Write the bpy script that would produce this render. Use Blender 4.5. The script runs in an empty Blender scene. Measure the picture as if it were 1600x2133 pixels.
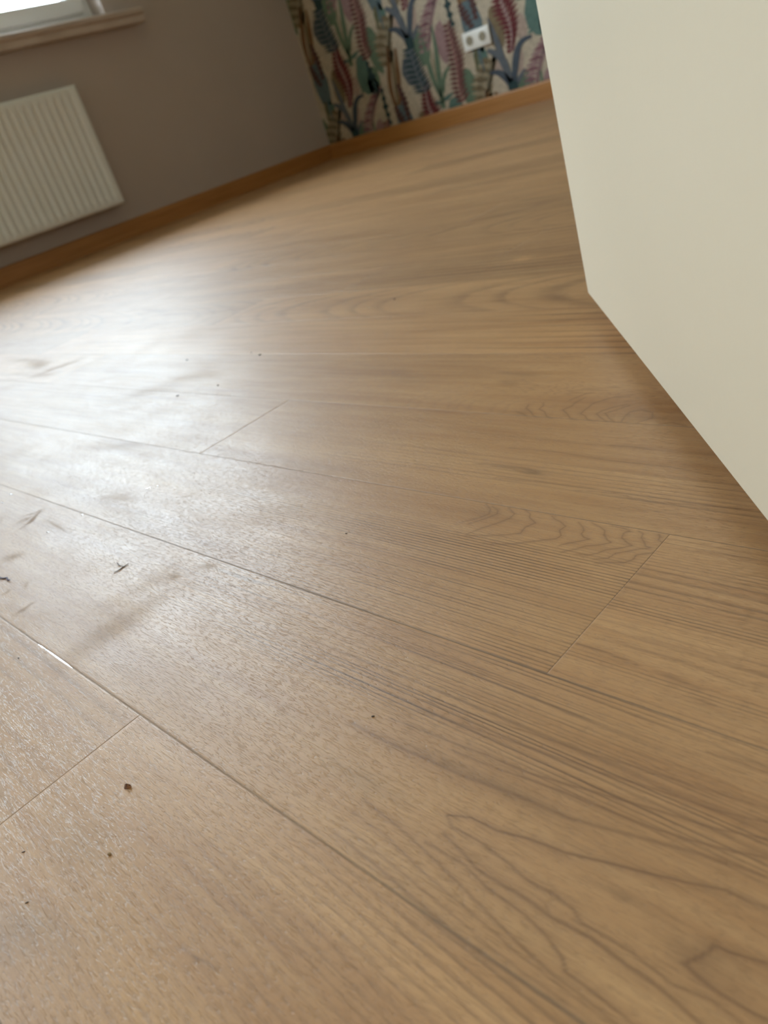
import bpy, bmesh, math, random
import numpy as np
from mathutils import Vector, Matrix

scene = bpy.context.scene
COL = scene.collection

# ------------------------------------------------------------------ camera
H = 0.235
R = [[0.68739, 0.66578, -0.29023], [0.14246, -0.51544, -0.845], [-0.71218, 0.5395, -0.44916]]
cam_data = bpy.data.cameras.new('camera')
cam = bpy.data.objects.new('camera', cam_data); COL.objects.link(cam)
right, up, back = Vector(R[0]), -Vector(R[1]), -Vector(R[2])
m = Matrix((right, up, back)).transposed().to_4x4()
m.translation = Vector((0, 0, H))
cam.matrix_world = m
cam_data.sensor_fit = 'VERTICAL'
cam_data.sensor_height = 36.0
cam_data.lens = 1638.7 / 2133 * 36.0
cam_data.clip_start = 0.01
cam_data.dof.use_dof = True
cam_data.dof.focus_distance = 0.42
cam_data.dof.aperture_fstop = 11.5
scene.camera = cam

# ------------------------------------------------------------------ render look
scene.view_settings.view_transform = 'Standard'
scene.view_settings.look = 'None'
scene.view_settings.gamma = 1.0
scene.view_settings.exposure = 0.0
scene.cycles.max_bounces = 10
scene.cycles.diffuse_bounces = 6
scene.cycles.caustics_reflective = False
scene.cycles.caustics_refractive = False
scene.cycles.use_denoising = True

# room planes (metres)
XL, XR, YB, YF, ZC = -3.78, 0.13, 3.36, -2.30, 2.55
WY0, WY1, WZ0, WZ1 = 0.72, 2.275, 0.905, 2.32          # window opening in the left wall
VY0, VY1 = -1.90, -0.35                                 # unseen second window, same wall, added to light the door and near floor

# ------------------------------------------------------------------ world: overcast sky over a green yard
world = bpy.data.worlds.new('world'); scene.world = world
world.use_nodes = True
nt = world.node_tree; nt.nodes.clear()
def wn(t): return nt.nodes.new(t)
out = wn('ShaderNodeOutputWorld'); bg = wn('ShaderNodeBackground')
tc = wn('ShaderNodeTexCoord'); sep = wn('ShaderNodeSeparateXYZ'); ramp = wn('ShaderNodeValToRGB')
nt.links.new(tc.outputs['Generated'], sep.inputs[0])
mr = wn('ShaderNodeMapRange'); mr.inputs['From Min'].default_value = -1; mr.inputs['From Max'].default_value = 1
nt.links.new(sep.outputs['Z'], mr.inputs['Value']); nt.links.new(mr.outputs[0], ramp.inputs[0])
e = ramp.color_ramp.elements
e[0].position = 0.0; e[0].color = (0.10, 0.11, 0.08, 1)
e[1].position = 1.0; e[1].color = (0.76, 0.89, 1.06, 1)
for p, c in ((0.49, (0.16, 0.18, 0.12, 1)), (0.515, (0.55, 0.66, 0.55, 1)), (0.56, (0.80, 0.93, 1.04, 1))):
    x = e.new(p); x.color = c
bg.inputs['Strength'].default_value = 25.5
nt.links.new(ramp.outputs[0], bg.inputs[0]); nt.links.new(bg.outputs[0], out.inputs[0])

# daylight portal in the window opening (guides sky light sampling)
for a_, b_ in ((WY0, WY1), (VY0, VY1)):
    pl = bpy.data.lights.new('window_portal', 'AREA'); pl.shape = 'RECTANGLE'
    pl.size = b_ - a_; pl.size_y = WZ1 - WZ0; pl.cycles.is_portal = True
    po = bpy.data.objects.new('window_portal', pl); COL.objects.link(po)
    po.matrix_world = Matrix(((0, 0, -1, XL - 0.20), (1, 0, 0, (a_ + b_) / 2), (0, -1, 0, (WZ0 + WZ1) / 2), (0, 0, 0, 1)))

# ------------------------------------------------------------------ helpers
def mat(name, color=(0.8, 0.8, 0.8), rough=0.5, spec=0.5, metal=0.0):
    mt = bpy.data.materials.new(name); mt.use_nodes = True
    b = mt.node_tree.nodes['Principled BSDF']
    b.inputs['Base Color'].default_value = (*color, 1)
    b.inputs['Roughness'].default_value = rough
    b.inputs['Specular IOR Level'].default_value = spec
    b.inputs['Metallic'].default_value = metal
    return mt

class G:
    """tiny node graph helper"""
    def __init__(s, mt): s.mt = mt; s.t = mt.node_tree; s.b = s.t.nodes['Principled BSDF']
    def n(s, typ, **kw):
        x = s.t.nodes.new(typ)
        for k, v in kw.items(): setattr(x, k, v)
        return x
    def put(s, sock, v):
        if v is None: return
        if hasattr(v, 'is_output') or isinstance(v, bpy.types.NodeSocket): s.t.links.new(v, sock)
        elif isinstance(v, tuple) and len(v) == 3 and sock.type == 'RGBA': sock.default_value = (*v, 1)
        else: sock.default_value = v
    def math(s, op, a, b=None, c=None, clamp=False):
        x = s.n('ShaderNodeMath', operation=op, use_clamp=clamp)
        for i, v in enumerate((a, b, c)): s.put(x.inputs[i], v)
        return x.outputs[0]
    def attr(s, name): return s.n('ShaderNodeAttribute', attribute_name=name).outputs['Fac']
    def noise(s, vec, scale, detail=2, rough=0.5, dist=0.0):
        x = s.n('ShaderNodeTexNoise'); s.put(x.inputs['Vector'], vec)
        x.inputs['Scale'].default_value = scale; x.inputs['Detail'].default_value = detail
        x.inputs['Roughness'].default_value = rough; x.inputs['Distortion'].default_value = dist
        return x.outputs['Fac']
    def mapping(s, vec, scale=(1, 1, 1), loc=(0, 0, 0)):
        x = s.n('ShaderNodeMapping'); s.put(x.inputs['Vector'], vec)
        x.inputs['Scale'].default_value = scale; x.inputs['Location'].default_value = loc
        return x.outputs[0]
    def rng(s, v, a, b, c=0.0, d=1.0, smooth=False):
        x = s.n('ShaderNodeMapRange'); x.interpolation_type = 'SMOOTHSTEP' if smooth else 'LINEAR'
        s.put(x.inputs['Value'], v)
        for k, q in zip(('From Min', 'From Max', 'To Min', 'To Max'), (a, b, c, d)): s.put(x.inputs[k], q)
        return x.outputs[0]
    def mix(s, f, a, b, mode='MIX'):
        x = s.n('ShaderNodeMix', data_type='RGBA', blend_type=mode)
        s.put(x.inputs['Factor'], f); s.put(x.inputs[6], a); s.put(x.inputs[7], b)
        return x.outputs[2]
    def bump(s, h, dist, strength=1.0, normal=None):
        x = s.n('ShaderNodeBump'); s.put(x.inputs['Height'], h)
        x.inputs['Distance'].default_value = dist; x.inputs['Strength'].default_value = strength
        if normal: s.t.links.new(normal, x.inputs['Normal'])
        return x.outputs[0]

def link_mesh(name, verts, faces, material, parent=None, smooth=False):
    me = bpy.data.meshes.new(name); me.from_pydata(verts, [], faces); me.update()
    me.materials.append(material)
    if smooth: me.shade_smooth()
    o = bpy.data.objects.new(name, me); COL.objects.link(o)
    if parent: o.parent = parent
    return o

class MB:
    def __init__(s): s.bm = bmesh.new()
    def box(s, x0, y0, z0, x1, y1, z1, bevel=0.0, seg=2):
        r = bmesh.ops.create_cube(s.bm, size=1)
        for v in r['verts']:
            v.co = Vector(((x0 + x1) / 2 + v.co.x * (x1 - x0), (y0 + y1) / 2 + v.co.y * (y1 - y0), (z0 + z1) / 2 + v.co.z * (z1 - z0)))
        if bevel:
            es = list({e for v in r['verts'] for e in v.link_edges})
            bmesh.ops.bevel(s.bm, geom=es, offset=bevel, segments=seg, affect='EDGES', profile=0.5)
        return s
    def prism(s, prof, axis, a, b):
        """extrude a closed 2-D profile along x or y from a to b"""
        def P(p, t): return (t, p[0], p[1]) if axis == 'x' else (p[0], t, p[1])
        va = [s.bm.verts.new(P(p, a)) for p in prof]; vb = [s.bm.verts.new(P(p, b)) for p in prof]
        n = len(prof)
        for i in range(n): s.bm.faces.new((va[i], va[(i + 1) % n], vb[(i + 1) % n], vb[i]))
        s.bm.faces.new(va[::-1]); s.bm.faces.new(vb)
        return s
    def cyl(s, c, axis, r1, r2, h, n=24):
        q = {'x': Matrix.Rotation(math.pi / 2, 4, 'Y'), 'y': Matrix.Rotation(math.pi / 2, 4, 'X'), 'z': Matrix.Identity(4)}[axis]
        bmesh.ops.create_cone(s.bm, cap_ends=True, segments=n, radius1=r1, radius2=r2, depth=h, matrix=Matrix.Translation(c) @ q)
        return s
    def build(s, name, material, parent=None, smooth=False):
        bmesh.ops.recalc_face_normals(s.bm, faces=s.bm.faces)
        me = bpy.data.meshes.new(name); s.bm.to_mesh(me); s.bm.free()
        me.materials.append(material)
        if smooth:
            me.shade_smooth()
            me.set_sharp_from_angle(angle=math.radians(35))
        o = bpy.data.objects.new(name, me); COL.objects.link(o)
        if parent: o.parent = parent
        return o

def empty(name, loc=(0, 0, 0)):
    o = bpy.data.objects.new(name, None); COL.objects.link(o); o.location = loc; o.empty_display_size = 0.05
    return o
def tag(o, label=None, cat=None, group=None, kind=None):
    for k, v in (('label', label), ('category', cat), ('group', group), ('kind', kind)):
        if v: o[k] = v
    return o
def struct(o, label=None, cat=None): return tag(o, label, cat, kind='structure')

# ------------------------------------------------------------------ materials
M = {}
def wall_paint(name, col, var=0.06, rough=0.75):
    mt = mat(name, col, rough, 0.3); g = G(mt)
    tc = g.n('ShaderNodeTexCoord').outputs['Object']
    f = g.noise(tc, 3.0, 4)
    c = g.mix(f, tuple(x * (1 - var) for x in col), tuple(min(1, x * (1 + var)) for x in col))
    g.put(g.b.inputs['Base Color'], c)
    g.put(g.b.inputs['Normal'], g.bump(g.noise(tc, 180.0, 3), 0.0006, 0.5))
    return mt
M['taupe'] = wall_paint('taupe_wall_paint', (0.50, 0.43, 0.39))
M['ceiling'] = wall_paint('ceiling_paint', (0.78, 0.77, 0.74))
M['plain'] = wall_paint('light_wall_paint', (0.62, 0.58, 0.52))
M['white_enamel'] = mat('white_enamel', (0.80, 0.82, 0.82), 0.32, 0.5)
M['grille_dark'] = mat('radiator_inner_metal', (0.45, 0.45, 0.43), 0.5)
M['pvc'] = mat('white_window_plastic', (0.80, 0.82, 0.82), 0.3)
M['gasket'] = mat('black_window_seal', (0.03, 0.03, 0.03), 0.6)
M['socket'] = mat('white_socket_plastic', (0.86, 0.85, 0.80), 0.3)
M['socket_dark'] = mat('socket_recess_plastic', (0.30, 0.26, 0.18), 0.45)
M['brass'] = mat('brass_contact', (0.7, 0.5, 0.2), 0.35, metal=1.0)
M['steel'] = mat('brushed_steel', (0.6, 0.6, 0.6), 0.3, metal=1.0)

def door_paint():
    mt = mat('cream_door_paint', (0.76, 0.72, 0.58), 0.42, 0.4); g = G(mt)
    tc = g.n('ShaderNodeTexCoord').outputs['Object']
    f = g.noise(tc, 2.2, 3)
    g.put(g.b.inputs['Base Color'], g.mix(f, (0.775, 0.70, 0.545), (0.80, 0.725, 0.56)))
    g.put(g.b.inputs['Normal'], g.bump(g.noise(tc, 120.0, 2), 0.0004, 0.3))
    return mt
M['door'] = door_paint()

def sill_stone():
    mt = mat('sill_beige', (0.62, 0.52, 0.44), 0.4); g = G(mt)
    tc = g.n('ShaderNodeTexCoord').outputs['Object']
    f = g.rng(g.noise(g.mapping(tc, (30, 6, 30)), 1.0, 4), 0.35, 0.65)
    g.put(g.b.inputs['Base Color'], g.mix(f, (0.46, 0.37, 0.31), (0.56, 0.47, 0.41)))
    return mt
M['sill'] = sill_stone()

def skirting_wood(name, along):
    mt = mat(name, (0.40, 0.20, 0.07), 0.38, 0.5); g = G(mt)
    tc = g.n('ShaderNodeTexCoord').outputs['Object']
    sc = (2.5, 60, 90) if along == 'x' else (60, 2.5, 90)
    f = g.noise(g.mapping(tc, sc), 1.0, 5, 0.6)
    g.put(g.b.inputs['Base Color'], g.mix(g.rng(f, 0.3, 0.7), (0.34, 0.145, 0.035), (0.50, 0.235, 0.07)))
    return mt
M['skirt_x'] = skirting_wood('oak_skirting_long_grain_x', 'x')
M['skirt_y'] = skirting_wood('oak_skirting_long_grain_y', 'y')

def glass():
    mt = bpy.data.materials.new('window_glass'); mt.use_nodes = True
    t = mt.node_tree; t.nodes.clear()
    o = t.nodes.new('ShaderNodeOutputMaterial'); mx = t.nodes.new('ShaderNodeMixShader')
    a = t.nodes.new('ShaderNodeBsdfTransparent'); b = t.nodes.new('ShaderNodeBsdfGlossy'); b.inputs['Roughness'].default_value = 0.0
    a.inputs[0].default_value = (0.93, 0.96, 0.95, 1)
    f = t.nodes.new('ShaderNodeFresnel'); f.inputs[0].default_value = 1.45
    t.links.new(f.outputs[0], mx.inputs[0]); t.links.new(a.outputs[0], mx.inputs[1]); t.links.new(b.outputs[0], mx.inputs[2])
    t.links.new(mx.outputs[0], o.inputs[0])
    return mt
M['glass'] = glass()

def floor_wood():
    mt = mat('laminate_oak', (0.5, 0.33, 0.18), 0.35, 0.5); g = G(mt)
    uv = g.n('ShaderNodeUVMap', uv_map='plank').outputs[0]         # metres, shifted per plank
    ph = g.attr('phase'); amp = g.attr('line_amp'); tone = g.attr('tone'); dirt = g.attr('dirt'); rnd = g.attr('plank_tone')
    stroke = g.attr('stroke')
    # growth lines: sharp on one side, soft on the other, ragged by fine noise
    jit = g.noise(g.mapping(uv, (55, 700, 1)), 1.0, 2)
    p = g.math('FRACT', g.math('MULTIPLY_ADD', jit, 0.22, ph))
    rise = g.rng(p, 0.0, 0.16, 0, 1, True); fall = g.rng(p, 0.16, 0.72, 1, 0, True)
    line = g.math('MULTIPLY', rise, g.math('POWER', fall, 2.0))
    patch = g.rng(g.noise(g.mapping(uv, (9, 45, 1)), 1.0, 3), 0.34, 0.66, 0.35, 1.0)
    line = g.math('MULTIPLY', g.math('MULTIPLY', line, amp), patch)
    # fibres and broad bands
    fib = g.noise(g.mapping(uv, (28, 1500, 1)), 1.0, 4, 0.65)
    band = g.noise(g.mapping(uv, (2.6, 26, 1)), 1.0, 4, 0.55)
    band2 = g.noise(g.mapping(uv, (7, 110, 1)), 1.0, 3, 0.6)
    c = g.mix(g.rng(band, 0.30, 0.70), FC['dark'], FC['light'])
    c = g.mix(g.rng(band2, 0.35, 0.75, 0, 0.55), c, FC['pale'])
    c = g.mix(g.math('MULTIPLY', g.rng(fib, 0.42, 0.62), 0.30), c, FC['fibre'])
    c = g.mix(g.math('MULTIPLY', line, 1.45, clamp=True), c, FC['line'])
    # pores: short wandering contour lines along the grain
    pn = g.noise(g.mapping(uv, (105, 1050, 1)), 1.0, 1.6, 0.4)
    pf = g.math('FRACT', g.math('MULTIPLY', pn, 3.0))
    ridge = g.math('SUBTRACT', 1.0, g.math('MULTIPLY', g.math('ABSOLUTE', g.math('SUBTRACT', pf, 0.5)), 5.5), clamp=True)
    mask = g.rng(g.noise(g.mapping(uv, (150, 800, 1), (3, 7, 0)), 1.0, 2), 0.40, 0.55)
    pore = g.math('MULTIPLY', ridge, mask)
    pn2 = g.noise(g.mapping(uv, (420, 1300, 1), (5, 1, 0)), 1.0, 1)
    dot = g.rng(pn2, 0.66, 0.76)
    pore = g.math('MAXIMUM', pore, g.math('MULTIPLY', dot, 1.0))
    c = g.mix(g.math('MULTIPLY', pore, 0.28), c, FC['line'])
    # tone attributes
    tt = g.math('ADD', g.math('ADD', tone, rnd), 1.0)
    comb = g.n('ShaderNodeCombineColor'); 
    for i in range(3): g.put(comb.inputs[i], tt)
    c = g.mix(1.0, c, comb.outputs[0], 'MULTIPLY')
    c = g.mix(g.math('MINIMUM', stroke, 1.0), c, FC['stroke'])
    # dust and scuffs
    pos = g.n('ShaderNodeTexCoord').outputs['Object']
    dn = g.rng(g.noise(pos, 9.0, 5, 0.65), 0.50, 0.72)
    dd = g.math('ADD', g.math('MULTIPLY', dn, 0.10), dirt, clamp=True)
    c = g.mix(g.math('MULTIPLY', dd, 0.45), c, (0.27, 0.22, 0.17))
    g.put(g.b.inputs['Base Color'], c)
    rn = g.noise(g.mapping(uv, (14, 40, 1)), 1.0, 3)
    glint = g.math('MULTIPLY', pore, -0.03)
    ro = g.math('ADD', g.rng(rn, 0.3, 0.7, FC['r0'], FC['r1']), g.math('MULTIPLY', dd, 0.20))
    ro = g.math('ADD', ro, glint)
    g.put(g.b.inputs['Roughness'], ro)
    g.put(g.b.inputs['Specular IOR Level'], g.math('MULTIPLY_ADD', dd, -0.75 * FC['spec'], FC['spec']))
    h = g.math('SUBTRACT', g.math('MULTIPLY', g.noise(g.mapping(uv, (90, 500, 1)), 1.0, 2), 0.06), pore)
    g.put(g.b.inputs['Normal'], g.bump(h, FC['bump'], 1.0))
    return mt
FC = dict(dark=(0.385, 0.190, 0.072), light=(0.565, 0.318, 0.137), pale=(0.65, 0.398, 0.19), fibre=(0.36, 0.185, 0.072),
          line=(0.17, 0.085, 0.035), stroke=(0.19, 0.088, 0.034), r0=0.42, r1=0.48, spec=0.90, bump=0.00009)
M['floor'] = floor_wood()

# ------------------------------------------------------------------ floor: laminate planks in rows along x
PITCH, Y0 = 0.11485, 0.0818
rng = np.random.RandomState(7)
_w = rng.randn(24, 2) * np.array([6.0, 26.0]); _p = rng.rand(24) * 6.283
def fnoise(x, y, sx=1.0, sy=1.0, k0=0, k=8):
    """smooth sum of random sines, about -1..1"""
    s = 0
    for i in range(k0, k0 + k): s = s + np.sin(x * sx * _w[i, 0] + y * sy * _w[i, 1] + _p[i])
    return s / math.sqrt(k) * 0.7
def para(u, v, u0, v0, w, P, sign, tilt=0.0, ragged=0.0, accel=0.0):
    """nested growth-line parabolas with their tips towards -sign*x"""
    uu = (u - u0) * sign; dv = v - v0 - tilt * (u - u0)
    dv = dv + ragged * np.sin(dv * 1100 + fnoise(u, v, 6, 2) * 3) * 0.5 + ragged * fnoise(u, v, 14, 9, 8)
    d = dv * dv / w - uu + 0.004 * fnoise(u, v, 5, 5, 4)
    q = d / P
    return q + 0.28 * np.sin(q * 2.1 + u0 * 40) + 0.2 * np.sin(q * 0.83 + 1)
LM = [  # (row, near x) -> growth-line fields
]
def plank_fields(row, x0, x1, X, Y, pr):
    """phase and line strength over one plank"""
    amp = np.full(X.shape, 0.55)
    if row == 1 and x1 > -0.4:                                    # big plank through the middle of the picture
        ph = para(X, Y, -0.177, 0.114, 0.0021, 0.075, 1, 0.06, 0.0007)
        ph = Y * 400 + 0.5 * np.sin(X * 9 + 1) + 1.3 * fnoise(X, Y, .7, .8, 4) + 0.6 * fnoise(X, Y, .3, 14, 11)
        amp = np.clip((Y - 0.142) / .012, 0.10, 1) * np.clip(0.62 + 0.6 * fnoise(X, Y, .3, 17, 5), .08, 1) * np.clip((X + 0.62) / 0.3, 0.25, 1)
    elif row == 2 and x1 < -0.15 and x1 > -0.22:                  # cathedral pointing at the cross joint
        ph = Y * 430 + 1.4 * fnoise(X, Y, .8, .8, 2)
        near = np.exp(-((X + 0.235) / 0.075) ** 2) * np.clip((Y - 0.262) / 0.022, 0, 1)
        amp = np.clip((0.290 - Y) / .02, .08, 1) * np.clip((X + 0.72) / 0.4, 0.15, 1) * np.clip(0.66 + 0.6 * fnoise(X, Y, .4, 16, 6), .08, 1)
    elif row == 2 and x0 > -0.22:
        ph = Y * 300 + 1.1 * np.sin(Y * 150) + 1.0 * fnoise(X, Y, .8, .8); amp = np.clip(0.22 + 0.45 * fnoise(X, Y, .25, 9, 5), 0.05, .6)
    elif row == 4 and x1 > -0.6 and x0 < -0.3:
        ph = para(X, Y, -0.333, 0.4375, 0.030, 0.0160, 1, 0.0, 0.0045)
        near = np.exp(-((X + 0.32) / 0.06) ** 2) * np.exp(-((Y - 0.44) / 0.024) ** 2)
        amp = (0.22 - 0.15 * near) * (0.8 + 0.4 * fnoise(X, Y, 1, 3, 6))
    elif row == 3 and x1 > -0.4:
        ph = Y * 120 + 1.5 * np.sin(Y * 90) + 0.7 * fnoise(X, Y, 1, 0.7, 3); amp = np.clip(0.12 + 0.35 * fnoise(X, Y, .3, 7, 5), .03, .6)
    elif row == 0 and x0 > -0.5:
        ph = Y * 150 + X * 9 + 1.0 * fnoise(X, Y, 1, 0.8, 2); amp = np.clip(0.10 + (X + 0.26) * 2.2, 0.05, 0.45) + 0.12 * fnoise(X, Y, 1, 2, 5); ph = ph * 1.5
    else:
        k = pr.randint(0, 3)
        c = x0 + pr.rand() * (x1 - x0)
        yc = Y0 + (row - 1) * PITCH + PITCH * pr.rand()
        if k == 0: ph = para(X, Y, c, yc, 0.035, 0.08, 1 if pr.rand() > .5 else -1, 0.01, 0.0005)
        else: ph = Y * (60 + 50 * pr.rand()) + 0.9 * fnoise(X + c, Y, .8, .8)
        amp = 0.30 + 0.25 * fnoise(X + c, Y, 1, 2, 5)
    if row in (3, 4, 5): amp = amp * np.clip((X + 0.62) / .25, .18, 1)
    return ph, np.clip(amp, 0, 1.2)

JOINTS = {0: [-0.362], 1: [-1.02], 2: [-0.1862], 3: [-0.6515], 4: [-1.30], 5: [-1.60], 6: [-1.135], 7: [-0.951], 8: [-2.0]}
PL = 1.285
# (tone blobs)  x, y, rx, ry, strength, angle
TONE = [(-0.310, 0.022, .020, .013, -.15, 0), (-0.292, -0.012, .022, .012, -.22, 0.5), (-0.222, 0.111, .022, .0045, -.13, 0.03),
        (-0.190, 0.1355, .034, .0028, -.12, 0.06), (-0.160, 0.1362, .018, .003, -.13, 0), (-0.108, 0.1215, .012, .0022, -.20, 0.05),
        (-0.315, 0.3545, .028, .0032, -.16, 0.0), (-0.300, 0.3515, .009, .0022, -.30, -.15), (-0.078, 0.1165, .012, .006, -.16, 0),
        (-0.270, 0.434, .020, .007, -.12, 0), (-0.115, 0.206, .02, .004, -.08, 0), (-0.30, 0.302, .02, .006, -.10, 0),
        (-0.55, 0.49, .05, .010, -.10, -.3), (-0.42, 0.499, .03, .004, -.14, -.1), (-0.415, 0.4815, .012, .004, -.16, 0),
        (-0.62, 0.845, .05, .012, .22, 0.1), (-0.655, 0.848, .012, .010, .35, 0), (-0.25, 0.20, .05, .006, .10, 0)]
# (dirt blobs) x, y, rx, ry, strength, angle
DIRT = [(-1.50, 0.495, .055, .018, .75, -.2), (-1.62, 0.512, .07, .010, .5, 0), (-1.50, .455, .05, .006, .35, 0), (-1.385, .487, .035, .010, .8, 1.0), (-1.385, .452, .040, .007, .5, .2),
        (-0.7425, .165, .006, .0016, .9, 1.3), (-0.7275, .1645, .009, .0016, .9, 1.9), (-0.733, .1735, .013, .0017, .9, 2.3), (-0.747, .1755, .007, .0016, .8, .8), (-0.738, .168, .014, .006, .30, 1.6), (-0.683, .1735, .022, .0016, .5, -.07), (-0.670, 0.128, .009, .005, .7, .3), (-0.5652, 0.0935, .0011, .008, .95, -.07), (-0.610, 0.1006, .0010, .0042, .9, .2),
        (-0.600, 0.1115, .0055, .0009, .9, 2.5), (-0.5618, 0.0948, .0010, .0025, .8, 0), (-0.4585, 0.120, .013, .038, .42, -.10), (-0.485, 0.150, .012, .03, .22, -.2), (-0.470, 0.170, .006, .004, .5, 0), (-0.454, 0.189, .007, .004, .5, .4),
        (-0.95, 0.42, .05, .02, .25, .4), (-0.90, 0.47, .04, .015, .25, .2), (-1.15, 0.62, .06, .02, .22, .3), (-0.80, .30, .04, .010, .3, .2), (-0.665, .225, .03, .006, .3, .2)]
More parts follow.
